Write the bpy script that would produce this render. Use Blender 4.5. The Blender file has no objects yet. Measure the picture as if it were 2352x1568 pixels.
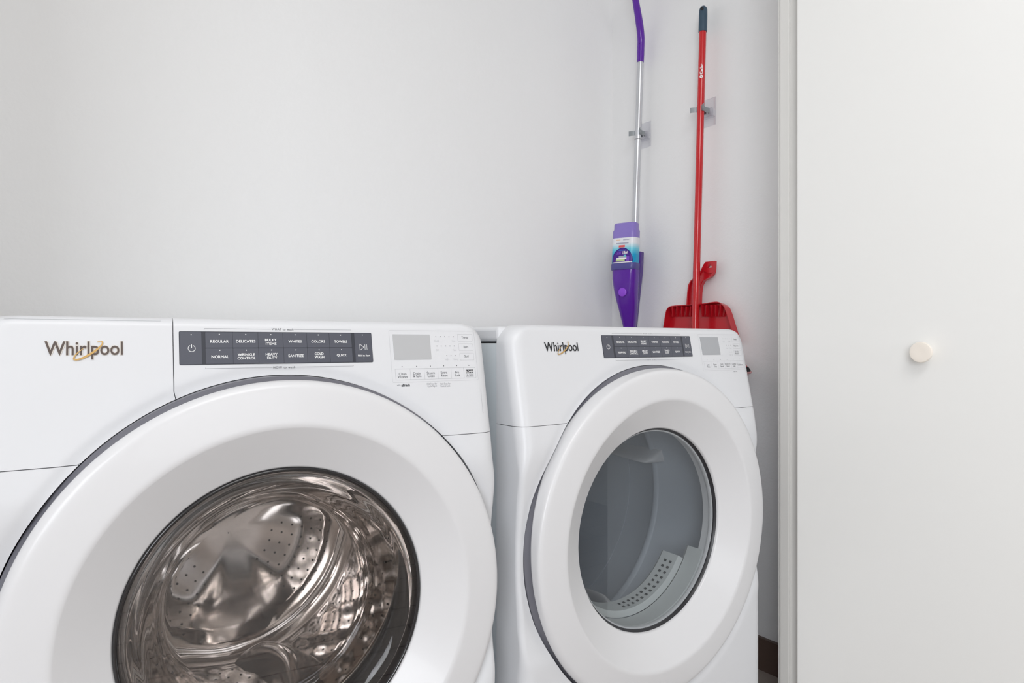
import bpy, bmesh, math, random
import numpy as np
from mathutils import Vector, Matrix
random.seed(4)
sc = bpy.context.scene
C = sc.collection
PI = math.pi

# ------------------------------------------------------------------ camera
CAM_H = 0.94
YAW = math.radians(35.74)
FPX = 1527.0
cd = bpy.data.cameras.new('camera'); cam = bpy.data.objects.new('camera', cd); C.objects.link(cam)
cd.sensor_width = 36; cd.lens = FPX * 36 / 2352; cd.shift_y = 0.002; cd.clip_start = 0.02
cam.location = (0, 0, CAM_H); cam.rotation_euler = (PI / 2, 0, -YAW)
sc.camera = cam

# ------------------------------------------------------------------ view, world, main lights
vs = sc.view_settings
sc.display_settings.display_device = 'sRGB'
vs.view_transform = 'Standard'; vs.look = 'None'; vs.gamma = 1; vs.use_curve_mapping = False
vs.exposure = -0.33
w = bpy.data.worlds.new('world'); sc.world = w; w.use_nodes = True
w.node_tree.nodes['Background'].inputs[0].default_value = (0.85, 0.92, 1, 1)
w.node_tree.nodes['Background'].inputs[1].default_value = 1.0
cy = sc.cycles
cy.use_denoising = True
cy.max_bounces = 16; cy.diffuse_bounces = 6; cy.glossy_bounces = 8; cy.transmission_bounces = 12; cy.transparent_max_bounces = 16
cy.sample_clamp_indirect = 6.0

def area(name, loc, target, sx, sy, power, col=(1, 1, 1), spread=180):
    l = bpy.data.lights.new(name, 'AREA'); l.shape = 'RECTANGLE'; l.size = sx; l.size_y = sy
    l.energy = power; l.color = col; l.spread = math.radians(spread)
    o = bpy.data.objects.new(name, l); C.objects.link(o); o.location = loc
    o.rotation_euler = (Vector(target) - Vector(loc)).to_track_quat('-Z', 'Y').to_euler()
    return o
area('ceiling_panel_light', (0.1, -0.35, 2.54), (0.35, 0.5, 0.9), 1.3, 1.1, 33, (1, 0.995, 0.985))  # soft overhead lamp added out of view, for broad light; no known fixture
area('window_daylight', (-1.93, -1.9, 1.45), (1.2, 0.3, 1.1), 1.5, 1.5, 78, (0.93, 0.965, 1.0))  # fill lamp added at the left, at an invented window
area('rear_window_daylight', (0.3, -4.93, 1.5), (0.3, 0, 1.0), 2.2, 1.5, 34, (0.95, 0.975, 1.0))  # fill lamp added far behind the camera, at an invented window

# ------------------------------------------------------------------ materials
def lin(c):
    return tuple(((x / 255) / 12.92 if x / 255 <= 0.04045 else ((x / 255 + 0.055) / 1.055) ** 2.4) for x in c) + (1,)
def mat(name, rgb, rough=0.5, metal=0.0, coat=0.0, spec=0.5, bump=None, trans=0.0, ior=1.45, coat_rough=0.05):
    m = bpy.data.materials.new(name); m.use_nodes = True; nt = m.node_tree
    b = nt.nodes['Principled BSDF']
    b.inputs['Base Color'].default_value = lin(rgb)
    b.inputs['Roughness'].default_value = rough; b.inputs['Metallic'].default_value = metal
    b.inputs['Coat Weight'].default_value = coat; b.inputs['Coat Roughness'].default_value = coat_rough
    b.inputs['Specular IOR Level'].default_value = spec
    b.inputs['Transmission Weight'].default_value = trans; b.inputs['IOR'].default_value = ior
    n = nt.nodes.new('ShaderNodeTexNoise'); tc = nt.nodes.new('ShaderNodeTexCoord')
    nt.links.new(tc.outputs['Object'], n.inputs['Vector'])
    if bump:
        sc_, st, dist = bump
        n.inputs['Scale'].default_value = sc_; n.inputs['Detail'].default_value = 4
        bp = nt.nodes.new('ShaderNodeBump'); bp.inputs['Strength'].default_value = st; bp.inputs['Distance'].default_value = dist
        nt.links.new(n.outputs[0], bp.inputs['Height']); nt.links.new(bp.outputs[0], b.inputs['Normal'])
    else:                                   # faint unevenness of the gloss
        n.inputs['Scale'].default_value = 9
        r = nt.nodes.new('ShaderNodeMapRange'); r.inputs['To Min'].default_value = max(0, rough - 0.01); r.inputs['To Max'].default_value = rough + 0.02
        nt.links.new(n.outputs[0], r.inputs['Value']); nt.links.new(r.outputs[0], b.inputs['Roughness'])
    return m
def thin_glass(name, tint, fres=1.5, rough=0.0, extra=0.0):
    m = bpy.data.materials.new(name); m.use_nodes = True; nt = m.node_tree; nt.nodes.clear()
    o = nt.nodes.new('ShaderNodeOutputMaterial'); mx = nt.nodes.new('ShaderNodeMixShader')
    t = nt.nodes.new('ShaderNodeBsdfTransparent'); g = nt.nodes.new('ShaderNodeBsdfGlossy'); f = nt.nodes.new('ShaderNodeLayerWeight')
    t.inputs[0].default_value = tuple(tint) + (1,); g.inputs['Roughness'].default_value = rough; f.inputs[0].default_value = 0.5
    p = nt.nodes.new('ShaderNodeMath'); p.operation = 'POWER'; p.inputs[1].default_value = 5
    f0 = ((fres - 1) / (fres + 1)) ** 2 * 1.8 + extra
    a = nt.nodes.new('ShaderNodeMapRange'); a.inputs['To Min'].default_value = f0; a.inputs['To Max'].default_value = 1.0
    nt.links.new(f.outputs['Facing'], p.inputs[0]); nt.links.new(p.outputs[0], a.inputs['Value']); nt.links.new(a.outputs[0], mx.inputs[0])
    nt.links.new(t.outputs[0], mx.inputs[1]); nt.links.new(g.outputs[0], mx.inputs[2]); nt.links.new(mx.outputs[0], o.inputs[0])
    return m
M = {}
M['wall'] = mat('wall_paint', (240, 240, 240), 0.55, bump=(110, 0.22, 0.003))
M['wall_room'] = mat('room_wall_paint', (214, 210, 205), 0.6, bump=(110, 0.2, 0.003))
M['ceil'] = mat('ceiling_paint', (240, 240, 238), 0.8, bump=(120, 0.2, 0.003))
M['trim'] = mat('trim_paint', (224, 223, 220), 0.35)
M['door'] = mat('door_paint', (243, 243, 241), 0.32, bump=(260, 0.03, 0.001))
M['knob'] = mat('cream_knob', (246, 238, 228), 0.3, coat=0.4)
M['enamel'] = mat('white_enamel', (221, 222, 225), 0.32)
M['steel_white'] = mat('white_painted_steel', (222, 228, 232), 0.28)
M['ring'] = mat('white_door_plastic', (223, 223, 225), 0.3, coat=0.1)
M['grey_plastic'] = mat('grey_plastic', (112, 112, 120), 0.38)
M['dark_plastic'] = mat('dark_plastic', (40, 40, 44), 0.3)
M['key'] = mat('charcoal_key', (84, 86, 96), 0.33)
M['key_gap'] = mat('charcoal_panel', (58, 60, 68), 0.3)
M['legend_white'] = mat('white_legend', (240, 240, 240), 0.5)
M['legend_dark'] = mat('dark_legend', (58, 60, 66), 0.5)
M['legend_pale'] = mat('pale_legend', (188, 189, 193), 0.5)
M['legend_mid'] = mat('mid_legend', (120, 121, 128), 0.5)
M['legend_line'] = mat('legend_line_grey', (172, 173, 178), 0.5)
M['lcd'] = mat('lcd_glass', (188, 189, 191), 0.12, coat=0.3)
M['lcd_dark'] = mat('lcd_glass_dark', (168, 170, 174), 0.12, coat=0.3)  # same glass as lcd, the dryer display's darker reflection put into the colour
M['badge'] = mat('badge_bronze', (96, 86, 82), 0.3, metal=0.6)
M['badge_dark'] = mat('badge_black', (38, 38, 42), 0.25, metal=0.3)
M['badge_edge'] = mat('badge_edge', (235, 228, 220), 0.2, metal=0.3)
M['gold'] = mat('badge_gold', (226, 186, 120), 0.2, metal=0.7)
M['black_gloss'] = mat('black_glossy_plastic', (32, 31, 33), 0.09, coat=0.6)
M['rubber'] = mat('grey_rubber', (44, 44, 46), 0.45)
M['chrome'] = mat('drum_steel', (220, 213, 208), 0.14, metal=1.0)
M['chrome_hole'] = mat('drum_hole', (26, 23, 22), 0.5)
M['lip'] = mat('polished_lip', (222, 214, 204), 0.12, metal=1.0)
M['bowl'] = mat('bowl_glass', (250, 250, 250), 0.0, trans=1.0, ior=1.46)
M['smoke'] = thin_glass('smoked_pane', (0.86, 0.85, 0.85), 1.45)
M['dryer_glass'] = thin_glass('tinted_pane', (0.76, 0.78, 0.79), 1.5)
M['dryer_drum'] = mat('grey_painted_drum', (196, 202, 210), 0.4)
M['dryer_grey'] = mat('light_grey_plastic', (200, 204, 204), 0.4)
M['dryer_slot'] = mat('slot_dark', (70, 74, 78), 0.6)
M['baseboard'] = mat('brown_baseboard', (96, 78, 70), 0.4)
M['purple'] = mat('purple_plastic', (92, 28, 160), 0.22, coat=0.4)
M['purple_deep'] = mat('deep_purple_plastic', (70, 20, 132), 0.25, coat=0.3)
M['purple_button'] = mat('violet_button', (146, 74, 214), 0.3)
M['magenta'] = mat('magenta_grip', (160, 60, 200), 0.35)
M['lilac'] = mat('lilac_cap', (142, 124, 200), 0.3)
M['slate'] = mat('slate_blue_cap', (84, 80, 146), 0.3)
M['alu'] = mat('silver_pole', (206, 208, 212), 0.3, metal=0.55)
M['red'] = mat('red_plastic', (196, 22, 36), 0.28, coat=0.3)
M['red_pole'] = mat('red_coated_steel', (200, 26, 34), 0.25, coat=0.5)
M['grip'] = mat('slate_grip', (58, 80, 98), 0.5)
M['bristle_black'] = mat('black_bristles', (34, 34, 36), 0.7)
M['bristle_pink'] = mat('pale_bristle_tips', (200, 150, 150), 0.7)
M['clip_metal'] = mat('clip_metal', (150, 155, 158), 0.45, metal=0.4)
M['white_text'] = mat('white_print', (245, 240, 240), 0.5)
M['blue_print'] = mat('blue_print', (60, 110, 210), 0.5)
M['dome'] = mat('dome_print', (74, 30, 140), 0.35)
M['dome_light'] = mat('dome_print_light', (128, 74, 196), 0.35)
M['dome_rim'] = mat('dome_rim_print', (36, 40, 130), 0.35)
M['red_print'] = mat('red_print', (232, 96, 96), 0.4)
M['green_print'] = mat('green_print', (190, 214, 150), 0.4)
M['teal_print'] = mat('teal_print', (110, 200, 214), 0.4)
M['grey_print'] = mat('grey_print', (176, 178, 196), 0.4)
M['orange_print'] = mat('orange_print', (236, 206, 178), 0.4)
M['clear'] = thin_glass('clear_plastic', (0.975, 0.975, 0.99), 1.45, 0.15, 0.05)
M['frame_dark'] = mat('dark_wood', (74, 52, 40), 0.4)
M['lampshade'] = mat('lamp_trim', (235, 235, 235), 0.4)
m = bpy.data.materials.new('lamp_glow'); m.use_nodes = True
e = m.node_tree.nodes.new('ShaderNodeEmission'); e.inputs[0].default_value = (1, 0.97, 0.93, 1); e.inputs[1].default_value = 16
m.node_tree.links.new(e.outputs[0], m.node_tree.nodes['Material Output'].inputs[0]); M['glow'] = m

def floor_mat():
    m = bpy.data.materials.new('floor_tile'); m.use_nodes = True; nt = m.node_tree; b = nt.nodes['Principled BSDF']
    tc = nt.nodes.new('ShaderNodeTexCoord'); br = nt.nodes.new('ShaderNodeTexBrick')
    mp = nt.nodes.new('ShaderNodeMapping'); mp.inputs['Location'].default_value = (0.02, 0.03, 0)
    nt.links.new(tc.outputs['Object'], mp.inputs[0]); nt.links.new(mp.outputs[0], br.inputs[0])
    br.inputs['Color1'].default_value = lin((186, 176, 168)); br.inputs['Color2'].default_value = lin((174, 163, 155)); br.inputs['Mortar'].default_value = lin((80, 66, 58))
    br.inputs['Scale'].default_value = 1; br.inputs['Mortar Size'].default_value = 0.004; br.inputs['Brick Width'].default_value = 0.9; br.inputs['Row Height'].default_value = 0.15
    n = nt.nodes.new('ShaderNodeTexNoise'); n.inputs['Scale'].default_value = 8; nt.links.new(tc.outputs['Object'], n.inputs[0])
    mx = nt.nodes.new('ShaderNodeMix'); mx.data_type = 'RGBA'; mx.blend_type = 'MULTIPLY'; mx.inputs[0].default_value = 0.35
    nt.links.new(br.outputs[0], mx.inputs[6]); nt.links.new(n.outputs[0], mx.inputs[7]); nt.links.new(mx.outputs[2], b.inputs['Base Color'])
    b.inputs['Roughness'].default_value = 0.35
    return m
M['floor'] = floor_mat()

def label_mat():                            # printed label: white turning to cyan
    m = bpy.data.materials.new('bottle_label_print'); m.use_nodes = True; nt = m.node_tree; b = nt.nodes['Principled BSDF']
    tc = nt.nodes.new('ShaderNodeTexCoord'); sp = nt.nodes.new('ShaderNodeSeparateXYZ'); nt.links.new(tc.outputs['Object'], sp.inputs[0])
    cr = nt.nodes.new('ShaderNodeValToRGB'); mr = nt.nodes.new('ShaderNodeMapRange')
    mr.inputs['From Min'].default_value = LZ0; mr.inputs['From Max'].default_value = LZ1
    nt.links.new(sp.outputs['Z'], mr.inputs['Value']); nt.links.new(mr.outputs[0], cr.inputs[0])
    cr.color_ramp.elements[0].position = 0.3; cr.color_ramp.elements[0].color = lin((0, 158, 206))
    cr.color_ramp.elements[1].position = 0.78; cr.color_ramp.elements[1].color = lin((236, 238, 242))
    el = cr.color_ramp.elements.new(0.55); el.color = lin((112, 208, 228))
    nt.links.new(cr.outputs[0], b.inputs['Base Color']); b.inputs['Roughness'].default_value = 0.3
    return m

# ------------------------------------------------------------------ mesh builder
class MB:
    def __init__(s): s.v = []; s.f = []; s.m = []; s.mats = []
    def mi(s, k):
        if k not in s.mats: s.mats.append(k)
        return s.mats.index(k)
    def add(s, vs_, fs, k):
        o = len(s.v); s.v += [tuple(p) for p in vs_]; i = s.mi(k)
        for f in fs: s.f.append([o + a for a in f]); s.m.append(i)
    def box(s, a, b, k):
        x0, y0, z0 = a; x1, y1, z1 = b
        s.add([(x0,y0,z0),(x1,y0,z0),(x1,y1,z0),(x0,y1,z0),(x0,y0,z1),(x1,y0,z1),(x1,y1,z1),(x0,y1,z1)],
              [(0,3,2,1),(4,5,6,7),(0,1,5,4),(1,2,6,5),(2,3,7,6),(3,0,4,7)], k)
    def lathe(s, prof, k, n=96, cz=0.0, cx=0.0, a0=0.0, a1=2 * PI, closed=False):   # round the local y axis
        full = abs(a1 - a0 - 2 * PI) < 1e-6; cols = n if full else n + 1
        vs_ = []; P = list(prof)
        for (r, y) in P:
            for i in range(cols):
                t = a0 + (a1 - a0) * i / n
                vs_.append((cx + r * math.cos(t), y, cz + r * math.sin(t)))
        fs = []
        R = len(P)
        for j in range(R if closed else R - 1):
            j2 = (j + 1) % R
            for i in range(n):
                i2 = (i + 1) % cols
                fs.append((j * cols + i, j * cols + i2, j2 * cols + i2, j2 * cols + i))
        s.add(vs_, fs, k)
    def tube(s, path, rad, k, n=20, caps=True, flat=1.0, up=Vector((0, 1, 0))):
        path = [Vector(p) for p in path]; rs = rad if isinstance(rad, (list, tuple)) else [rad] * len(path)
        vs_ = []
        for i, p in enumerate(path):
            d = (path[min(i + 1, len(path) - 1)] - path[max(i - 1, 0)]).normalized()
            a = d.cross(up)
            if a.length < 1e-4: a = d.cross(Vector((1, 0, 0)))
            a.normalize(); b = d.cross(a)
            for j in range(n):
                t = 2 * PI * j / n; vs_.append(p + a * rs[i] * math.cos(t) * flat + b * rs[i] * math.sin(t))
        fs = [(i * n + j, i * n + (j + 1) % n, (i + 1) * n + (j + 1) % n, (i + 1) * n + j) for i in range(len(path) - 1) for j in range(n)]
        if caps: fs += [tuple(reversed(range(n))), tuple((len(path) - 1) * n + j for j in range(n))]
        s.add(vs_, fs, k)
    def loft(s, rings, k, caps=True):
        n = len(rings[0]); vs_ = [p for r in rings for p in r]
        fs = [(i * n + j, i * n + (j + 1) % n, (i + 1) * n + (j + 1) % n, (i + 1) * n + j) for i in range(len(rings) - 1) for j in range(n)]
        if caps: fs += [tuple(reversed(range(n))), tuple((len(rings) - 1) * n + j for j in range(n))]
        s.add(vs_, fs, k)
    def prism(s, pts, d, k):                # polygon pts (3d) pushed by vector d
        n = len(pts); pts = [Vector(p) for p in pts]; d = Vector(d)
        s.add(pts + [p + d for p in pts], [tuple(range(n)), tuple(reversed(range(n, 2 * n)))] + [(i, (i + 1) % n, n + (i + 1) % n, n + i) for i in range(n)], k)
    def build(s, name, parent=None, smooth=30, bevel=0, seg=2, fix=True, rot=None, loc=None):
        me = bpy.data.meshes.new(name); me.from_pydata(s.v, [], s.f)
        for k in s.mats: me.materials.append(M[k])
        me.polygons.foreach_set('material_index', s.m)
        if fix:
            b = bmesh.new(); b.from_mesh(me); bmesh.ops.recalc_face_normals(b, faces=b.faces); b.to_mesh(me); b.free()
        if smooth:
            me.polygons.foreach_set('use_smooth', [True] * len(me.polygons))
            try: me.set_sharp_from_angle(angle=math.radians(smooth))
            except Exception: pass
        me.update()
        o = bpy.data.objects.new(name, me); C.objects.link(o)
        if parent: o.parent = parent
        if bevel:
            bv = o.modifiers.new('bevel', 'BEVEL'); bv.width = bevel; bv.segments = seg; bv.limit_method = 'ANGLE'; bv.angle_limit = math.radians(40)
        return o

def thing(name, label, cat, loc=(0, 0, 0), rz=0.0, group=None):
    o = bpy.data.objects.new(name, None); C.objects.link(o); o.empty_display_size = 0.05
    o.location = loc; o.rotation_euler = (0, 0, rz); o['label'] = label; o['category'] = cat
    if group: o['group'] = group
    return o
def struct(o): o['kind'] = 'structure'; return o

_tc = {}
def glyphs(txt, bold=0.0, spacing=1.0):     # flat letter mesh, 0..1 both ways, with real proportions kept apart
    key = (txt, bold, spacing)
    if key in _tc: return _tc[key]
    cu = bpy.data.curves.new('t', 'FONT'); cu.body = txt; cu.size = 1; cu.offset = bold; cu.fill_mode = 'FRONT'; cu.space_character = spacing
    cu.resolution_u = 4
    o = bpy.data.objects.new('t', cu); C.objects.link(o)
    dg = bpy.context.evaluated_depsgraph_get(); me = bpy.data.meshes.new_from_object(o.evaluated_get(dg))
    vs_ = np.array([v.co[:2] for v in me.vertices]); fs = [list(p.vertices) for p in me.polygons]
    bpy.data.objects.remove(o); bpy.data.curves.remove(cu); bpy.data.meshes.remove(me)
    lo = vs_.min(0); hi = vs_.max(0)
    _tc[key] = ((vs_ - lo) / (hi - lo), fs, (hi - lo))
    return _tc[key]
def put_text(mb, txt, x0, z0, x1, z1, k, fn, bold=0.02, thick=None, spacing=1.0):
    v, f, _ = glyphs(txt, bold, spacing)
    P = [fn(x0 + (x1 - x0) * a, z0 + (z1 - z0) * b) for a, b in v]
    mb.add(P, f, k)
def put_quad(mb, x0, z0, x1, z1, k, fn):
    mb.add([fn(x0, z0), fn(x1, z0), fn(x1, z1), fn(x0, z1)], [(0, 1, 2, 3)], k)
def put_dot(mb, x, z, r, k, fn, n=12):
    mb.add([fn(x + r * math.cos(2 * PI * i / n), z + r * math.sin(2 * PI * i / n)) for i in range(n)], [tuple(range(n))], k)
def rrect(x0, z0, x1, z1, r, n=5):
    P = []
    for cx, cz, a in ((x1 - r, z1 - r, 0), (x0 + r, z1 - r, 90), (x0 + r, z0 + r, 180), (x1 - r, z0 + r, 270)):
        for i in range(n + 1):
            t = math.radians(a + 90 * i / n); P.append((cx + r * math.cos(t), cz + r * math.sin(t)))
    return P
def put_outline(mb, pts, wd, k, fn, closed=True):
    n = len(pts); c = np.mean(np.array(pts), 0)
    for i in range(n if closed else n - 1):
        a = np.array(pts[i]); b = np.array(pts[(i + 1) % n]); d = b - a; L = np.hypot(*d)
        if L < 1e-7: continue
        nn = np.array((-d[1], d[0])) / L * wd / 2; e_ = d / L * wd * 0.3
        q = [a - nn - e_, b - nn + e_, b + nn + e_, a + nn - e_]
        mb.add([fn(*p) for p in q], [(0, 1, 2, 3)], k)
def put_plate(mb, pts, fn0, fn1, k):        # raised plate between two offset functions
    n = len(pts); A = [fn0(*p) for p in pts]; B = [fn1(*p) for p in pts]
    mb.add(A + B, [tuple(range(n, 2 * n))] + [(i, (i + 1) % n, n + (i + 1) % n, n + i) for i in range(n)], k)

# ------------------------------------------------------------------ the closet and the room in front of it
WX, WY = 1.713, 1.755                       # right wall plane, back wall plane
def wbox(name, a, b, k, bevel=0):
    mb = MB(); mb.box(a, b, k); return struct(mb.build(name, smooth=0, bevel=bevel))
wbox('wall_back', (-0.44, WY, 0), (WX + 0.1, WY + 0.1, 2.7), 'wall')
wbox('wall_right', (WX, 0.92, 0), (WX + 0.1, WY, 2.7), 'wall')
wbox('wall_left', (-0.44, 0.92, 0), (-0.34, WY, 2.7), 'wall')
JX = 1.455
wbox('wall_front_right', (JX + 0.015, 0.80, 0), (2.7, 0.92, 2.7), 'wall')
wbox('wall_front_left', (-2.1, 0.80, 0), (-0.32, 0.92, 2.7), 'wall')
wbox('wall_front_top', (-0.32, 0.80, 2.42), (JX + 0.015, 0.92, 2.7), 'wall')
wbox('floor', (-2.1, -5.1, -0.05), (2.8, WY + 0.1, 0), 'floor')
wbox('ceiling', (-2.1, -5.1, 2.6), (2.8, WY + 0.1, 2.7), 'ceil')
wbox('wall_room_right', (2.7, -5.1, 0), (2.8, 0.92, 2.6), 'wall_room')
mb = MB()                                    # room wall with a hole for an added window
mb.box((-2.1, -5.1, 0), (-2.0, -2.75, 2.6), 'wall_room'); mb.box((-2.1, -1.05, 0), (-2.0, 0.8, 2.6), 'wall_room')
mb.box((-2.1, -2.75, 0), (-2.0, -1.05, 0.65), 'wall_room'); mb.box((-2.1, -2.75, 2.25), (-2.0, -1.05, 2.6), 'wall_room')
struct(mb.build('wall_room_left', smooth=0))
mb = MB()
mb.box((-2.0, -5.1, 0), (-0.9, -5.0, 2.6), 'wall_room'); mb.box((1.5, -5.1, 0), (2.7, -5.0, 2.6), 'wall_room')
mb.box((-0.9, -5.1, 0), (1.5, -5.0, 0.7), 'wall_room'); mb.box((-0.9, -5.1, 2.3), (1.5, -5.0, 2.6), 'wall_room')
struct(mb.build('wall_room_rear', smooth=0))
def window(n, fn, w0, w1, z0, z1):  # unseen windows, invented to go with the added fill lamps
    mb = MB()
    for a in (w0, (w0 + w1) / 2 - 0.025, w1 - 0.05): mb.box(*fn(a, a + 0.05, z0, z1, 0.05), 'trim')
    for a in (z0, z1 - 0.05): mb.box(*fn(w0, w1, a, a + 0.05, 0.05), 'trim')
    o = struct(mb.build('window_%d' % n, smooth=0))
    mb = MB(); mb.box(*fn(w0 + 0.05, w1 - 0.05, z0 + 0.05, z1 - 0.05, 0.006), 'clear'); mb.build('pane', o, smooth=0)
window(1, lambda a, b, c, d, t: ((-2.05 - t / 2, a, c), (-2.05 + t / 2, b, d)), -2.75, -1.05, 0.65, 2.25)
window(2, lambda a, b, c, d, t: ((a, -5.05 - t / 2, c), (b, -5.05 + t / 2, d)), -0.9, 1.5, 0.7, 2.3)

wbox('baseboard_right', (WX - 0.013, 0.92, 0), (WX, WY, 0.092), 'baseboard')
wbox('baseboard_back', (-0.34, WY - 0.013, 0), (WX - 0.013, WY, 0.092), 'baseboard')
# jamb lining at the right side of the opening, with its stop strip
mb = MB(); mb.box((JX, 0.868, 0), (JX + 0.02, 0.9255, 2.42), 'trim'); mb.box((JX - 0.006, 0.893, 0), (JX + 0.002, 0.917, 2.42), 'trim')
struct(mb.build('trim_1', smooth=0, bevel=0.002))
mb = MB(); mb.box((JX - 0.006, 0.79, 2.385), (JX + 0.02, 0.92, 2.42), 'trim'); mb.box((-0.32, 0.79, 2.385), (JX - 0.006, 0.92, 2.42), 'trim')
struct(mb.build('trim_2', smooth=0, bevel=0.002))
# folded-open bifold door leaf
DX = 1.425
mb = MB(); mb.box((DX, 0.42, 0.012), (DX + 0.028, 0.859, 2.37), 'door')
door = struct(mb.build('door_1', smooth=0, bevel=0.003))
mb = MB()
pr = [(0.0, 0.0), (0.010, 0.0), (0.0105, 0.012), (0.0185, 0.017), (0.0203, 0.020), (0.0203, 0.024), (0.0195, 0.0255), (0.017, 0.0262), (0.008, 0.0255), (0.0, 0.0252)]
mb.lathe(pr, 'knob', n=48)
kn = mb.build('door_knob', door); kn.rotation_euler = (0, 0, PI / 2)      # local +y points to -x
kn['label'] = 'round cream knob'
kn.location = (DX + 0.0005, 0.586, 0.923)

# recessed ceiling lights of the room
for i, (x, y) in enumerate(((-0.08, -4.1), (1.5, -4.1), (0.7, -2.6))):
    t = thing('ceiling_light', 'round recessed ceiling light in the room in front of the closet', 'light', (x, y, 2.6), group='recessed ceiling lights')
    mb = MB(); mb.v = []; 
    pr = [(0.115, 0.0), (0.112, -0.008), (0.09, -0.008), (0.088, 0.0)]
    mb.lathe([(r, z) for r, z in pr], 'lampshade', n=40); o = mb.build('trim_ring', t); o.rotation_euler = (PI / 2, 0, 0)
    mb = MB(); mb.lathe([(0.088, -0.003), (0.0001, -0.003)], 'glow', n=40); o = mb.build('diffuser', t, fix=False); o.rotation_euler = (PI / 2, 0, 0)

# ------------------------------------------------------------------ laundry machines (shared shapes)
ZT, DCZ, XC = 0.974, 0.557, -0.007           # top of console, door centre height, body centre
HW = 0.3455
zk = np.array([0.02, 0.30, 0.375, 0.40, 0.44, 0.52, 0.60, 0.66, 0.70, 0.735, 0.755, 0.78, 0.80, 1.1])
yk = np.array([-0.020, -0.020, -0.019, -0.013, -0.005, 0.001, 0.001, -0.003, -0.009, -0.0135, -0.0135, -0.0093, -0.0053, 0.0560])
zz = np.linspace(0.02, 1.1, 2161); yy = np.interp(zz, zk, yk)
ker = np.exp(-0.5 * (np.arange(-40, 41) * 0.0005 / 0.006) ** 2); ker /= ker.sum()
yy = np.convolve(np.pad(yy, 40, mode='edge'), ker, 'valid')
def F(z): return float(np.interp(z, zz, yy))
def fl(x, z): return (x, 0.0233 + 0.204 * (z - 0.94), z)
def face(off): return lambda x, z: (x, 0.0233 + 0.204 * (z - 0.94) - off, z)

YB = 0.068
def shell_point(sec, x, v):
    """sec 0..1 left return, 1..2 left corner, 2 flat (x), 3..4 right corner, 4..5 right return; v height, above ZT goes back over the top"""
    z = min(v, ZT); r2 = 0.011; R3 = 0.036
    f = F(z)
    if z > ZT - r2: f += r2 - math.sqrt(max(0, r2 * r2 - (z - (ZT - r2)) ** 2))
    if v > ZT: f += (YB - f) * min(1, (v - ZT) / 0.05)
    hw = HW
    if z > ZT - R3: hw = HW - (R3 - math.sqrt(max(0, R3 * R3 - (z - (ZT - R3)) ** 2)))
    bz_ = min(1, max(0, (0.205 - abs(z - DCZ)) / 0.06)); rc = min(0.026 - 0.015 * bz_ * bz_ * (3 - 2 * bz_), (YB - f) * 0.8)
    xm = HW - 0.026; fx = hw - rc
    if sec == 2:
        q = x / xm; X = x - (xm - fx) * math.copysign(abs(q) ** 5, q); Y = f
    else:
        sg = -1 if sec < 2 else 1; t = sec if sec < 2 else 5 - sec
        if t < 1: X = sg * hw; Y = YB + (f + rc - YB) * t
        else:
            a = (t - 1) * PI / 2; X = sg * (hw - rc + rc * math.cos(a)); Y = f + rc - rc * math.sin(a)
    X += XC
    r = math.hypot(X, z - DCZ)
    d = min(1, max(0, (0.358 - r) / 0.018)); Y += 0.0035 * d * d * (3 - 2 * d)
    return (X, Y, z)
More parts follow.
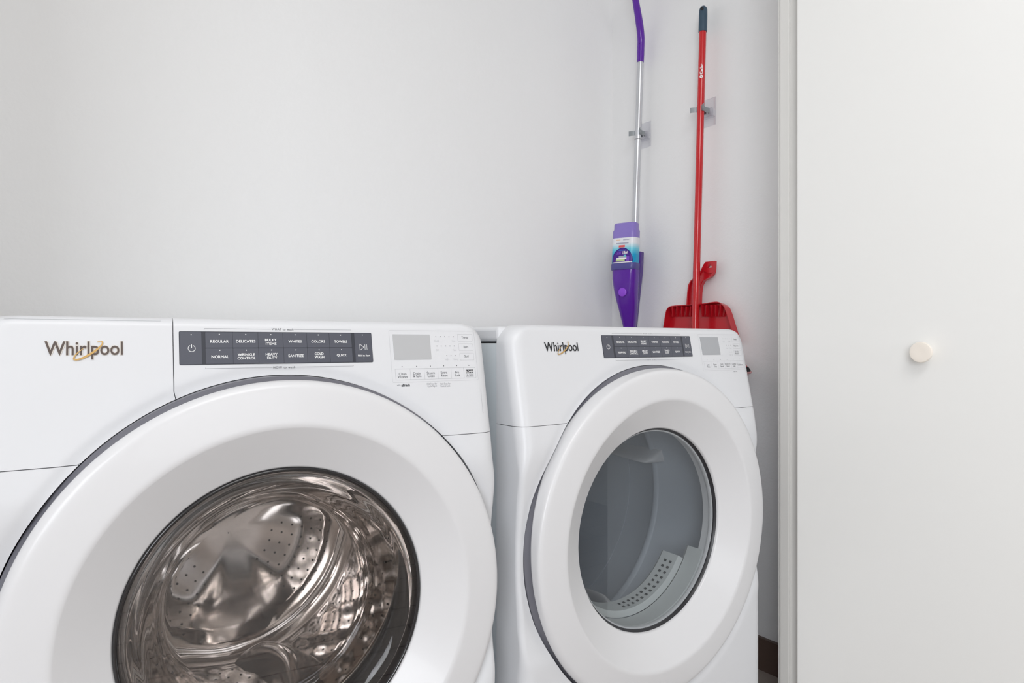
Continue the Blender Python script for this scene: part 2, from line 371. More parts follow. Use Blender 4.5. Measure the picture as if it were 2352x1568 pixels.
def patch(name, parent, left, right, z0, z1, top=False, x0=None, x1=None, cut=0.3386):
    def cutr(x, z):
        a = math.degrees(math.atan2(z - DCZ, x)) % 360
        e = min(1, max(0, (a - 146) / 14)) * min(1, max(0, (214 - a) / 14))
        return cut + 0.0004 * e * e * (3 - 2 * e)
    cols = []
    xm = HW - 0.026
    if left: cols += [(t, 0) for t in (0, 0.5)] + [(1 + i / 8, 0) for i in range(8)]
    a = -xm if left else x0 - XC; b = xm if right else x1 - XC
    nx = max(2, int((b - a) / 0.0055)); cols += [(2, a + (b - a) * i / nx) for i in range(nx + 1)]
    if right: cols += [(3 + (i + 1) / 8, 0) for i in range(8)] + [(4.5, 0), (5, 0)]
    zt = ZT if top else z1
    if top:
        n1 = int((ZT - 0.04 - z0) / 0.005); rows = list(np.linspace(z0, ZT - 0.04, n1)) + [ZT - 0.04 + 0.04 * math.sin(i / 22 * PI / 2) for i in range(1, 23)]
        rows += [ZT + 0.05 * t for t in (0.15, 0.35, 0.6, 0.8, 1.0)]
    else: rows = list(np.linspace(z0, z1, max(2, int((z1 - z0) / 0.0055))))
    n = len(cols); V = [shell_point(c, x, v) for v in rows for c, x in cols]; Fc = []
    for j in range(len(rows) - 1):
        for i in range(n - 1):
            q = (j * n + i, j * n + i + 1, (j + 1) * n + i + 1, (j + 1) * n + i)
            if all(math.hypot(V[k][0], V[k][2] - DCZ) < cutr(V[k][0], V[k][2]) for k in q): continue
            Fc.append(q)
    for k, p in enumerate(V):
        r = math.hypot(p[0], p[2] - DCZ)
        c_ = cutr(p[0], p[2])
        if 0.32 < r < c_: V[k] = (p[0] * c_ / r, p[1] - F(p[2]) + F(DCZ + (p[2] - DCZ) * c_ / r), DCZ + (p[2] - DCZ) * c_ / r)
    me = bpy.data.meshes.new(name); b_ = bmesh.new(); bv = [b_.verts.new(p) for p in V]
    for q in Fc: b_.faces.new([bv[k] for k in q])
    for vtx in [v for v in b_.verts if not v.link_faces]: b_.verts.remove(vtx)
    for v in b_.verts:                       # even out the round cut
        r = math.hypot(v.co.x, v.co.z - DCZ)
        if v.is_boundary and r < 0.3475 and any(e_.is_boundary and abs((e_.verts[0].co - e_.verts[1].co).normalized().x) > -1 for e_ in v.link_edges) and abs(v.co.z - z0) > 1e-5 and abs(v.co.z - z1) > 1e-5:
            c_ = cutr(v.co.x, v.co.z); zo = v.co.z; v.co.x *= c_ / r; v.co.z = DCZ + (v.co.z - DCZ) * c_ / r; v.co.y += F(v.co.z) - F(zo)
    ed = [e_ for e_ in b_.edges if e_.is_boundary and max(v.co.y for v in e_.verts) < YB - 0.001]
    r = bmesh.ops.extrude_edge_only(b_, edges=ed)
    for v in [g for g in r['geom'] if isinstance(g, bmesh.types.BMVert)]: v.co.y += 0.007
    bmesh.ops.recalc_face_normals(b_, faces=b_.faces)
    b_.to_mesh(me); b_.free(); me.materials.append(M['enamel'])
    me.polygons.foreach_set('use_smooth', [True] * len(me.polygons)); me.set_sharp_from_angle(angle=math.radians(50))
    o = bpy.data.objects.new(name, me); C.objects.link(o); o.parent = parent
    return o

SEAM, G = 0.7935, 0.0005
def cabinet(t, washer):
    if washer:
        dr = patch('detergent_drawer', t, True, False, SEAM + G, ZT, top=True, x1=-0.1385 - G)
        mb = MB(); yz = lambda z: F(z) + 0.011 - math.sqrt(0.011 ** 2 - (z - ZT + 0.011) ** 2) - 0.0004
        mb.add([(-0.318, yz(0.9696), 0.9696), (-0.1525, yz(0.9696), 0.9696), (-0.1525, yz(0.9701), 0.9701), (-0.318, yz(0.9701), 0.9701)], [(0, 1, 2, 3)], 'legend_pale'); mb.build('grip_edge', dr, smooth=0)
        patch('console', t, False, True, SEAM + G, ZT, top=True, x0=-0.1385 + G)
    else: patch('console', t, True, True, SEAM + G, ZT, top=True)
    patch('front_panel', t, True, True, 0.03, SEAM - G)
    mb = MB(); x0, x1, y0, y1, z0, z1 = XC - 0.3430, XC + 0.3430, 0.062, 0.742, 0.02, 0.9405
    th = 0.004
    mb.box((x0, y0, z0), (x0 + th, y1, z1), 'steel_white'); mb.box((x1 - th, y0, z0), (x1, y1, z1), 'steel_white')
    mb.box((x0, y1 - th, z0), (x1, y1, z1), 'steel_white'); mb.box((x0, y0, z0), (x1, y1, z0 + th), 'steel_white')
    mb.box((x0 + 0.012, 0.072, 0.936), (x1 - 0.012, 0.735, 0.946), 'dark_plastic')
    mb.build('cabinet_shell', t, smooth=0, bevel=0.001)
    mb = MB(); mb.box((XC - 0.3450, 0.063, 0.9435), (XC + 0.3450, 0.745, 0.9715), 'enamel')
    mb.build('top_panel', t, bevel=0.008, seg=4)
    for sx in (-0.29, 0.29):
        for y in (0.11, 0.69):
            mb = MB(); mb.lathe([(0.0, 0), (0.022, 0), (0.022, 0.010), (0.010, 0.012), (0.010, 0.021), (0, 0.021)], 'dark_plastic', n=20)
            o = mb.build('foot', t); o.rotation_euler = (PI / 2, 0, 0); o.location = (sx, y, 0)

def logo(t, dark):
    mb = MB(); k = 'badge_dark' if dark else 'badge'
    x0, x1, z0, z1 = -0.2778, -0.1960, 0.9203, 0.9428
    # outline, then the letters standing proud of it
    if not dark: put_text(mb, 'Whirlpool', x0 - 0.0004, z0 - 0.0004, x1 + 0.0004, z1 + 0.0004, 'badge_edge', face(0.0006), bold=0.045)
    put_text(mb, 'Whirlpool', x0, z0, x1, z1, k, face(0.0012), bold=0.012)
    # gold orbit: tilted ellipse, thick and thin
    cx, cz = -0.2330, 0.9316; A_, B_, tl = 0.0182, 0.0050, math.radians(36)
    pts_o, pts_i = [], []
    n = 64; a0, a1 = math.radians(100), math.radians(400)
    for i in range(n + 1):
        a = a0 + (a1 - a0) * i / n
        wd = 0.0004 + 0.0009 * math.sin(PI * i / n)
        for lst, q in ((pts_o, wd), (pts_i, -wd)):
            ex = (A_ + q) * math.cos(a); ez = (B_ + q) * math.sin(a)
            lst.append((cx + ex * math.cos(tl) - ez * math.sin(tl), cz + ex * math.sin(tl) + ez * math.cos(tl)))
    f1 = face(0.0018)
    mb.add([f1(*p) for p in pts_o] + [f1(*p) for p in pts_i], [(i, i + 1, n + 2 + i, n + 1 + i) for i in range(n)], 'gold')
    mb.build('brand_badge', t, smooth=0, fix=False)
    mb = MB(); mb.lathe([(0.3382, 0.034), (0.3480, 0.034), (0.3480, 0.040), (0.3382, 0.040)], 'dark_plastic', n=80, cz=DCZ, closed=True, a0=math.radians(115), a1=math.radians(245))
    mb.build('door_recess', t, smooth=30)

KX = [-0.0996, -0.0650, -0.0316, 0.0025, 0.0361, 0.0691, 0.1030]
def keypad(t, washer):
    f = face
    base = MB(); put_plate(base, rrect(-0.1316, 0.9115, 0.1350, 0.9564, 0.0018), f(0.0), f(0.0006), 'key_gap')
    cp = base.build('control_panel', t, smooth=0, fix=False); cp['label'] = 'charcoal control panel'
    def key(x0, x1, z0, z1, name, texts, dot=True, draw=None):
        mb = MB(); put_plate(mb, rrect(x0, z0, x1, z1, 0.0008, 3), f(0.0006), f(0.0011), 'key')
        fn = f(0.0013)
        for (s_, a, b, c, d) in texts:
            for q, (ox, oz) in enumerate(((-0.00013, 0), (0.00013, 0), (0, -0.0001), (0, 0.0001))):
                put_text(mb, s_, a + ox, b + oz, c + ox, d + oz, 'legend_white', f(0.0013 + 0.00002 * q), bold=0.0)
        if dot: put_dot(mb, *dot, 0.00075, 'legend_white', fn)
        if draw: draw(mb, fn)
        mb.build(name, cp, smooth=0, fix=False)
    def power(mb, fn):
        cx, cz, r = -0.1165, 0.9335, 0.0043
        pts = [(cx + r * math.cos(math.radians(a)), cz + r * math.sin(math.radians(a))) for a in range(120, 421, 12)]
        put_outline(mb, pts, 0.0008, 'legend_white', fn, closed=False)
        put_outline(mb, [(cx, cz + 0.0008), (cx, cz + 0.0050)], 0.0008, 'legend_white', fn, closed=False)
    def play(mb, fn):
        put_outline(mb, [(0.1152, 0.9392), (0.1152, 0.9298), (0.1216, 0.9345)], 0.0006, 'legend_white', fn)
        for x in (0.1232, 0.1262): put_outline(mb, [(x, 0.9305), (x, 0.9384)], 0.0006, 'legend_white', fn, closed=False)
        put_dot(mb, 0.1205, 0.9182, 0.0005, 'legend_white', fn)
    key(-0.1310, -0.1042, 0.9122, 0.9556, 'power_key', [], (-0.1168, 0.9518), power)
    key(0.1076, 0.1344, 0.9122, 0.9556, 'start_key', [('Hold to Start', 0.1116, 0.9205, 0.1302, 0.9232)], (0.1203, 0.9530), play)
    T1 = [[('REGULAR', -0.0932, 0.9411, -0.0702, 0.9448)], [('DELICATES', -0.0606, 0.9413, -0.0354, 0.9450)],
          [('BULKY', -0.0222, 0.9434, -0.0066, 0.9468), ('ITEMS', -0.0213, 0.9380, -0.0070, 0.9414)],
          [('WHITES', 0.0099, 0.9413, 0.0285, 0.9449)], [('COLORS', 0.0427, 0.9413, 0.0624, 0.9450)], [('TOWELS', 0.0763, 0.9411, 0.0958, 0.9449)]]
    T2 = [[('NORMAL', -0.0925, 0.9202, -0.0707, 0.9240)], [('WRINKLE', -0.0590, 0.9229, -0.0368, 0.9264), ('CONTROL', -0.0595, 0.9180, -0.0360, 0.9216)],
          [('HEAVY', -0.0221, 0.9230, -0.0062, 0.9266), ('DUTY', -0.0202, 0.9181, -0.0068, 0.9216)],
          [('SANITIZE', 0.0089, 0.9206, 0.0304, 0.9244)],
          [('COLD', 0.0464, 0.9233, 0.0593, 0.9269), ('WASH', 0.0460, 0.9184, 0.0600, 0.9219)] if washer else [('TIMED', 0.0452, 0.9233, 0.0605, 0.9269), ('DRY', 0.0482, 0.9184, 0.0580, 0.9219)],
          [('QUICK', 0.0791, 0.9204, 0.0940, 0.9243)]]
    for i in range(6):
        c = (KX[i] + KX[i + 1]) / 2
        key(KX[i] + 0.0002, KX[i + 1] - 0.0002, 0.9342, 0.9554, 'cycle_key', T1[i], (c + 0.0005, 0.9526))
    for i in range(6):
        c = (KX[i] + KX[i + 1]) / 2
        key(KX[i] + 0.0002, KX[i + 1] - 0.0002, 0.9124, 0.9333, 'cycle_key', T2[i], (c + 0.0005, 0.9308))
    # printing on the white console
    fn = f(0.0002); K = 'legend_mid'
    wd = 'wash' if washer else 'dry'
    for z, wz, s1, dz in ((0.9604, 0.9600, 'WHAT to ', -0.0012), (0.9063, 0.9058, 'HOW to ', 0.0012)):
        mb = MB()
        put_text(mb, s1 + wd, -0.0125, z - 0.0016, 0.0178, z + 0.0014, 'legend_dark' if washer else K, fn, bold=0.0, spacing=1.15)
        for a, b, c in ((-0.1001, -0.0135, -0.1001), (0.0188, 0.1035, 0.1035)):
            put_outline(mb, [(a, z), (b, z)], 0.00035, K, fn, closed=False)
            put_outline(mb, [(c, z), (c, z + dz)], 0.00035, K, fn, closed=False)
        mb.build('cycle_legend', t, smooth=0, fix=False)

def right_controls(t, washer):
    f = face
    mb = MB(); put_plate(mb, rrect(0.1696, 0.9147, 0.2329, 0.9545, 0.0008, 3), f(0.0), f(0.0007), 'lcd' if washer else 'lcd_dark')
    o = mb.build('display', t, smooth=0, fix=False); o['label'] = 'blank grey display'
    mb = MB(); fn = f(0.0002); D, Pk, K = 'legend_dark', 'legend_pale', 'legend_mid'
    put_outline(mb, rrect(0.1640, 0.8795, 0.3150, 0.9606, 0.002), 0.0003, Pk, fn)
    bx = ((0.2836, 0.9437, 0.3108, 0.9554), (0.2842, 0.9281, 0.3108, 0.9398), (0.2846, 0.9125, 0.3108, 0.9242))
    for b in bx: put_outline(mb, rrect(*b, 0.0012), 0.00035, Pk, fn)
    zr = (0.9512, 0.9360, 0.9204)
    if washer:
        rows = ((0.2442, 5), (0.2448, 5), (0.2608, 3)); dr = 0.0007
        for (x0, n), z in zip(rows, zr):
            x1 = 0.2760
            for i in range(n): put_dot(mb, x0 + (x1 - x0) * i / (n - 1), z, dr, D, fn, 8)
        for s_, a, b in (('Cold', 0.2406, 0.2488), ('Hot', 0.2727, 0.2785)): put_text(mb, s_, a, 0.9430, b, 0.9459, Pk, fn, bold=0)
        for s_, a, b in (('Off', 0.2418, 0.2472), ('Fast', 0.2729, 0.2794)): put_text(mb, s_, a, 0.9279, b, 0.9308, Pk, fn, bold=0)
        for s_, a, b in (('Light', 0.2572, 0.2650), ('Heavy', 0.2711, 0.2812)): put_text(mb, s_, a, 0.9122, b, 0.9158, Pk, fn, bold=0)
        for s_, a, b, c, d in (('Temp', 0.2909, 0.9474, 0.3032, 0.9518), ('Spin', 0.2929, 0.9321, 0.3016, 0.9364), ('Soil', 0.2932, 0.9172, 0.3007, 0.9210)):
            put_text(mb, s_, a, b, c, d, D, fn, bold=0.0)
        L = [('Clean', 0.1752, 0.8908, 0.1878, 0.8946), ('Washer', 0.1731, 0.8861, 0.1903, 0.8900), ('Drain', 0.1996, 0.8910, 0.2119, 0.8948), ('& Spin', 0.1988, 0.8858, 0.2128, 0.8902),
             ('Steam', 0.2228, 0.8912, 0.2368, 0.8950), ('Clean', 0.2237, 0.8863, 0.2361, 0.8903), ('Extra', 0.2477, 0.8914, 0.2588, 0.8953), ('Rinse', 0.2478, 0.8866, 0.2591, 0.8905),
             ('Pre', 0.2733, 0.8912, 0.2804, 0.8950), ('Soak', 0.2721, 0.8864, 0.2821, 0.8903)]
        for s_, a, b, c, d in L: put_text(mb, s_, a, b, c, d, D, fn, bold=0.0)
        put_quad(mb, 0.2934, 0.8912, 0.3067, 0.8968, D, fn); put_text(mb, 'LOAD', 0.2940, 0.8924, 0.3061, 0.8957, 'legend_white', f(0.0004), bold=0.03)
        put_outline(mb, [(0.2935, 0.8851), (0.3066, 0.8851), (0.3066, 0.8910), (0.2935, 0.8910)], 0.0003, K, fn); put_text(mb, '& GO', 0.2948, 0.8864, 0.3054, 0.8898, D, fn, bold=0)
        put_text(mb, 'with', 0.1706, 0.8742, 0.1764, 0.8768, K, fn, bold=0); put_text(mb, 'affresh', 0.1780, 0.8728, 0.1922, 0.8773, D, fn, bold=0.03)
        for s_, a, b, c, d in (('Hold 3 sec for', 0.2205, 0.8744, 0.2388, 0.8773), ('Cycle Signal', 0.2220, 0.8702, 0.2382, 0.8737), ('Hold 3 sec for', 0.2443, 0.8738, 0.2628, 0.8767), ('Control Lock', 0.2448, 0.8702, 0.2620, 0.8733)):
            put_text(mb, s_, a, b, c, d, K, fn, bold=0)
        put_outline(mb, [(0.3178, 0.8639), (0.3176, 0.8270)], 0.0005, Pk, fn, closed=False); put_dot(mb, 0.3180, 0.8255, 0.0006, Pk, fn)
    else:
        for x0, n, z in ((0.2515, 4, zr[0]), (0.2601, 3, zr[1]), (0.2695, 2, zr[2])):
            for i in range(n): put_dot(mb, x0 + (0.2750 - x0) * i / (n - 1), z, 0.0006, K, fn, 8)
        for s_, a, b, z in (('Low', 0.2500, 0.2560, 0.9430), ('High', 0.2700, 0.2770, 0.9430), ('Less', 0.2585, 0.2645, 0.9279), ('More', 0.2700, 0.2775, 0.9279), ('Off', 0.2665, 0.2710, 0.9123), ('On', 0.2745, 0.2780, 0.9123)):
            put_text(mb, s_, a, z, b, z + 0.0026, Pk, fn, bold=0)
        for s_, a, b, c, d in (('Temp', 0.2899, 0.9474, 0.3016, 0.9518), ('Dryness', 0.2875, 0.9322, 0.3042, 0.9364), ('Wrinkle', 0.2875, 0.9192, 0.3020, 0.9230), ('Shield', 0.2887, 0.9148, 0.3011, 0.9186)):
            put_text(mb, s_, a, b, c, d, D, fn, bold=0.0)
        L = [('Less', 0.1785, 0.8910, 0.1875, 0.8946), ('Time', 0.1780, 0.8864, 0.1882, 0.8900), ('More', 0.2020, 0.8910, 0.2128, 0.8948), ('Time', 0.2026, 0.8864, 0.2126, 0.8900),
             ('Cycle', 0.2255, 0.8910, 0.2365, 0.8950), ('Signal', 0.2253, 0.8860, 0.2368, 0.8900), ('Damp Dry', 0.2432, 0.8910, 0.2632, 0.8950), ('Signal', 0.2477, 0.8860, 0.2592, 0.8900),
             ('Control', 0.2692, 0.8912, 0.2840, 0.8948), ('Lock', 0.2725, 0.8864, 0.2812, 0.8902), ('EcoBoost', 0.2905, 0.8890, 0.3090, 0.8928)]
        for s_, a, b, c, d in L: put_text(mb, s_, a, b, c, d, D, fn, bold=0.0)
        put_text(mb, 'Hold 3 sec', 0.2700, 0.8745, 0.2830, 0.8771, K, fn, bold=0)
    for x in (0.1816, 0.2062, 0.2300, 0.2537, 0.2772, 0.2998): put_dot(mb, x, 0.9038, 0.0008, D if washer else K, fn, 8)
    put_outline(mb, rrect(0.1697, 0.8832, 0.3112, 0.9003, 0.0010), 0.00035, 'legend_line' if washer else Pk, fn)
    for x in (0.1945, 0.2186, 0.2424, 0.2661, 0.2892): put_outline(mb, [(x, 0.8832), (x, 0.9003)], 0.0003, 'legend_line' if washer else Pk, fn, closed=False)
    mb.build('option_legend', t, smooth=0, fix=False)

def smooth_profile(P, n=4):
    Q = [Vector(p + (0,)) for p in P]; out = []
    for i in range(len(Q) - 1):
        p0, p1, p2, p3 = Q[max(i - 1, 0)], Q[i], Q[i + 1], Q[min(i + 2, len(Q) - 1)]
        for j in range(n):
            t = j / n
            q = 0.5 * ((2 * p1) + (p2 - p0) * t + (2 * p0 - 5 * p1 + 4 * p2 - p3) * t * t + (3 * p1 - p0 - 3 * p2 + p3) * t ** 3)
            out.append((q.x, q.y))
    out.append((Q[-1].x, Q[-1].y)); return out

def door_ring(t, yg, skirt=0.0):
    def drawn_back(mb, y0, y1):              # the outer skirt reaches further back at the upper hinge-free side
        for i, (x, y, z) in enumerate(mb.v):
            r = math.hypot(x, z - DCZ)
            if r > 0.322 and y < 0.004 and y > -0.026:
                c = max(0, math.cos(math.atan2(z - DCZ, x) - math.radians(125)))
                k = min(1, max(0, (y - y0) / (y1 - y0))); mb.v[i] = (x, y + skirt * c * c * k, z)
    mb = MB()
    P = [(0.3285, -0.0120), (0.3310, -0.0140), (0.3325, -0.0165), (0.3325, -0.0200), (0.3305, -0.0250), (0.3260, -0.0290), (0.319, -0.0310), (0.300, -0.0330), (0.280, -0.0347),
         (0.2735, -0.0350), (0.2690, -0.0340), (0.2640, -0.0310), (0.240, -0.0155), (0.2140, 0.0015), (0.2100, 0.0042), (0.2085, 0.0062)]
    P = smooth_profile(P, 3)
    P += [(0.2078, 0.009), (0.2076, yg + 0.012), (0.2076, 0.047), (0.33, 0.047)]
    mb.lathe(P, 'ring', n=256, cz=DCZ, closed=True)
    drawn_back(mb, -0.0255, -0.0195)
    ring = mb.build('door', t, smooth=35, fix=True); ring['label'] = 'white round door'
    mb = MB()
    Q = [(0.3265, -0.0135), (0.3300, -0.0135), (0.3312, -0.0100), (0.3345, -0.0050), (0.3372, -0.0020), (0.3376, 0.002), (0.3378, 0.048), (0.3265, 0.048)]
    mb.lathe(Q, 'grey_plastic', n=192, cz=DCZ, closed=True)
    drawn_back(mb, -0.0140, -0.0139) if skirt else None
    b = mb.build('door_rear_rim', ring, smooth=35); b['label'] = 'grey rim behind the door'
    return ring

# ---- washer
WR = -0.0687
washer = thing('washing_machine', 'white front-loading washing machine with steel drum behind a bulging glass bowl, at left', 'washing machine', (0.2863, 0.9425, 0), WR)
cabinet(washer, True); logo(washer, False); keypad(washer, True); right_controls(washer, True)
wd = door_ring(washer, 0.004)
mb = MB()
mb.lathe(smooth_profile([(0.2082, 0.0125), (0.2080, 0.0060), (0.2060, 0.0035), (0.2035, 0.0045), (0.2018, 0.008), (0.2005, 0.014), (0.2000, 0.022), (0.2030, 0.030)], 3), 'black_gloss', n=192, cz=DCZ)
mb.build('glass_surround', wd, smooth=40)
mb = MB()                                                    # solid glass bowl: outer skin and inner skin
outer = smooth_profile([(0.2010, 0.024), (0.196, 0.029), (0.186, 0.038), (0.175, 0.056), (0.167, 0.072), (0.162, 0.081), (0.155, 0.0875), (0.146, 0.0905), (0.10, 0.0945), (0.05, 0.0960), (0.0, 0.0965)], 5)
inner = smooth_profile([(0.0, 0.0885), (0.05, 0.0880), (0.10, 0.0865), (0.143, 0.0825)], 5) + smooth_profile([(0.149, 0.0805), (0.153, 0.075), (0.158, 0.064), (0.168, 0.042), (0.178, 0.026), (0.190, 0.0175), (0.2010, 0.016)], 4)
mb.lathe(outer + inner, 'bowl', n=192, cz=DCZ, closed=True)
mb.build('glass_bowl', wd, smooth=60)
mb = MB(); mb.lathe([(0.2040, 0.0060), (0.1, 0.0050), (0.0, 0.0046)], 'smoke', n=128, cz=DCZ); mb.build('outer_pane', wd, smooth=60)
mb = MB()
mb.lathe(smooth_profile([(0.235, 0.040), (0.218, 0.055), (0.208, 0.072), (0.204, 0.090), (0.210, 0.105), (0.222, 0.115), (0.236, 0.125), (0.240, 0.145)], 4), 'rubber', n=128, cz=DCZ)
mb.build('door_gasket', washer, smooth=50)
mb = MB()
mb.lathe(smooth_profile([(0.234, 0.128), (0.226, 0.126), (0.2225, 0.131), (0.2265, 0.137), (0.238, 0.139)], 4), 'lip', n=128, cz=DCZ)
mb.build('drum_lip', washer, smooth=60)
# drum: barrel with holes and dimples, and an embossed rear plate
def drum_r(y, a):
    r = 0.262
    return r + 0.0024 * math.cos(a * 24) * math.sin((y - 0.16) * 60) * (0 if (y < 0.17 or y > 0.46) else 1)
mb = MB()
ys = list(np.linspace(0.139, 0.50, 46)); n = 240; V = []; Fc = []
for y in ys:
    for i in range(n):
        a = 2 * PI * i / n
        e1 = min(1, (y - 0.139) / 0.03); rr = 0.236 + 0.026 * math.sin(e1 * PI / 2)
        if y > 0.17: rr = drum_r(y, a)
        if y > 0.475: rr = 0.262 - 0.010 * (1 - math.cos((y - 0.475) / 0.025 * PI / 2))
        V.append((rr * math.cos(a), y, DCZ + rr * math.sin(a)))
for j in range(len(ys) - 1):
    for i in range(n): Fc.append((j * n + i, j * n + (i + 1) % n, (j + 1) * n + (i + 1) % n, (j + 1) * n + i))
mb.add(V, Fc, 'chrome')
def hole(c, u, v, r):
    mb.add([c + u * r * math.cos(2 * PI * i / 8) + v * r * math.sin(2 * PI * i / 8) for i in range(8)], [tuple(range(8))], 'chrome_hole')
for j in range(11):
    for i in range(72):
        if (i % 24) in (0, 1, 23): continue
        a = 2 * PI * (i + 0.5 * (j % 2)) / 72; y = 0.185 + 0.026 * j
        r = drum_r(y, a) - 0.0006
        hole(Vector((r * math.cos(a), y, DCZ + r * math.sin(a))), Vector((-math.sin(a), 0, math.cos(a))), Vector((0, 1, 0)), 0.0022)
mb.build('drum', washer, smooth=50, fix=False)
def back_y(x, z):
    r = math.hypot(x, z); a = math.atan2(z, x)
    y = 0.50
    w3 = 0.5 + 0.5 * math.cos(3 * (a + 0.35 + 0.9 * (r - 0.12)))
    lobe = 1 / (1 + math.exp(-(w3 - 0.36) * 7))
    e_ = min(1, r / 0.15); e_ = e_ ** 1.6; rad = min(1, max(0, (0.225 - r) / 0.03)) * e_ * e_ * (3 - 2 * e_)
    y -= 0.022 * lobe * rad
    y += 0.004 * math.exp(-((r - 0.235) / 0.006) ** 2)
    return y
mb = MB(); V = []; nr = 64; na = 180
for j in range(nr + 1):
    r = 0.001 + 0.251 * j / nr
    for i in range(na):
        a = 2 * PI * i / na; x, z = r * math.cos(a), r * math.sin(a); V.append((x, back_y(x, z), DCZ + z))
mb.add(V, [(j * na + i, j * na + (i + 1) % na, (j + 1) * na + (i + 1) % na, (j + 1) * na + i) for j in range(nr) for i in range(na)], 'chrome')
for sct in range(3):
    a_c = -0.33 + sct * 2 * PI / 3
    for rr in (0.085, 0.105, 0.125, 0.145, 0.165, 0.185, 0.205):
        k = int(rr * 0.95 / 0.022)
        for q in range(-k // 2, k // 2 + 1):
            a = a_c + q * 0.022 / rr; x, z = rr * math.cos(a), rr * math.sin(a)
            hole(Vector((x, back_y(x, z) - 0.0008, DCZ + z)), Vector((1, 0, 0)), Vector((0, 0, 1)), 0.0022)
mb.build('drum_back', washer, smooth=60, fix=False)
for sct in range(3):                                         # lifter fins on the barrel
    a0 = 0.45 + 0.35 + sct * 2 * PI / 3
    mb = MB(); rings = []
    for y in np.linspace(0.19, 0.475, 16):
        e = math.sin(PI * (y - 0.175) / 0.315) ** 0.5; ring = []
        h = 0.052 * e + 0.004; wdt = 0.17
        off = 0.10 * math.sin((y - 0.19) * 14)
        for i in range(13):
            s_ = -1 + 2 * i / 12; aa = a0 + off + wdt * s_; hh = h * (math.cos(s_ * PI / 2) ** 0.8 if abs(s_) < 1 else 0)
            r = 0.262 - hh; ring.append((r * math.cos(aa), y, DCZ + r * math.sin(aa)))
        ring.append((0.2655 * math.cos(a0 + off), y, DCZ + 0.2655 * math.sin(a0 + off)))
        rings.append(ring)
    mb.loft(rings, 'chrome'); mb.build('drum_lifter', washer, smooth=60)

# ---- dryer
dryer = thing('tumble_dryer', 'white dryer with flat grey-tinted round window, right of the steel-drum washing machine', 'dryer', (1.0399, 0.9358, 0), 0)
cabinet(dryer, False); logo(dryer, True); keypad(dryer, False); right_controls(dryer, False)
dd = door_ring(dryer, 0.015, 0.020)
mb = MB(); mb.lathe([(0.2079, 0.010), (0.2079, 0.0165), (0.2035, 0.0165), (0.2035, 0.0150), (0.2060, 0.0130)], 'dark_plastic', n=128, cz=DCZ, closed=True)
mb.build('window_seal', dd, smooth=30)
mb = MB(); mb.lathe([(0.2062, 0.0150), (0.1, 0.0150), (0.0, 0.0150)], 'dryer_glass', n=128, cz=DCZ); mb.build('window_pane', dd, smooth=60)
mb = MB(); mb.lathe([(0.2035, 0.0170), (0.2010, 0.0175), (0.2000, 0.0200), (0.2005, 0.0240), (0.2040, 0.0265), (0.2070, 0.0265)], 'ring', n=128, cz=DCZ); mb.build('door_liner', dd, smooth=30)
mb = MB(); mb.lathe([(0.2070, 0.0265), (0.2400, 0.050), (0.2950, 0.0900), (0.2950, 0.0965)], 'dryer_drum', n=128, cz=DCZ); mb.build('drum_opening', dryer, smooth=30)
mb = MB(); B0, B1 = math.radians(-158), math.radians(-24)          # fixed grey housing round the lower half of the opening
q = [(0.2060, 0.0268), (0.2015, 0.030), (0.2000, 0.070), (0.2050, 0.078), (0.2450, 0.080), (0.2450, 0.055)]
mb.lathe(q, 'dryer_grey', n=72, cz=DCZ, a0=B0, a1=B1, closed=True)
for a in (B0, B1): mb.add([(r * math.cos(a), y, DCZ + r * math.sin(a)) for r, y in q], [tuple(range(len(q)))], 'dryer_grey')
mb.build('filter_housing', dryer, smooth=30)
mb = MB()
P = [(0.295, 0.096), (0.305, 0.105), (0.308, 0.12), (0.308, 0.268), (0.306, 0.270), (0.302, 0.276), (0.302, 0.282), (0.306, 0.288), (0.308, 0.290), (0.308, 0.3735), (0.311, 0.3745), (0.311, 0.3765), (0.308, 0.3775), (0.308, 0.545), (0.300, 0.560), (0.270, 0.568), (0.262, 0.562), (0.10, 0.562), (0.0, 0.562)]
mb.lathe(P, 'dryer_drum', n=128, cz=DCZ); mb.build('drum', dryer, smooth=50)
for a0 in (math.radians(17), math.radians(-67), math.radians(145)):
    mb = MB(); rings = []
    for y in (0.243, 0.246, 0.252, 0.262, 0.29, 0.34, 0.40, 0.46, 0.50, 0.53):
        e = min(1, 0.25 + 0.75 * math.sqrt(min(1, (y - 0.243) / 0.018))) * (1 if y < 0.3 else 1 - 0.6 * (y - 0.3) / 0.23); ring = []
        for i in range(11):
            s_ = -1 + 2 * i / 10; aa = a0 + 0.055 * s_; r = 0.3085 - 0.052 * e * math.cos(s_ * PI / 2) ** 0.8 if abs(s_) < 1 else 0.3085
            ring.append((r * math.cos(aa), y, DCZ + r * math.sin(aa)))
        rings.append(ring)
    mb.loft(rings, 'ring'); mb.build('drum_baffle', dryer, smooth=60)
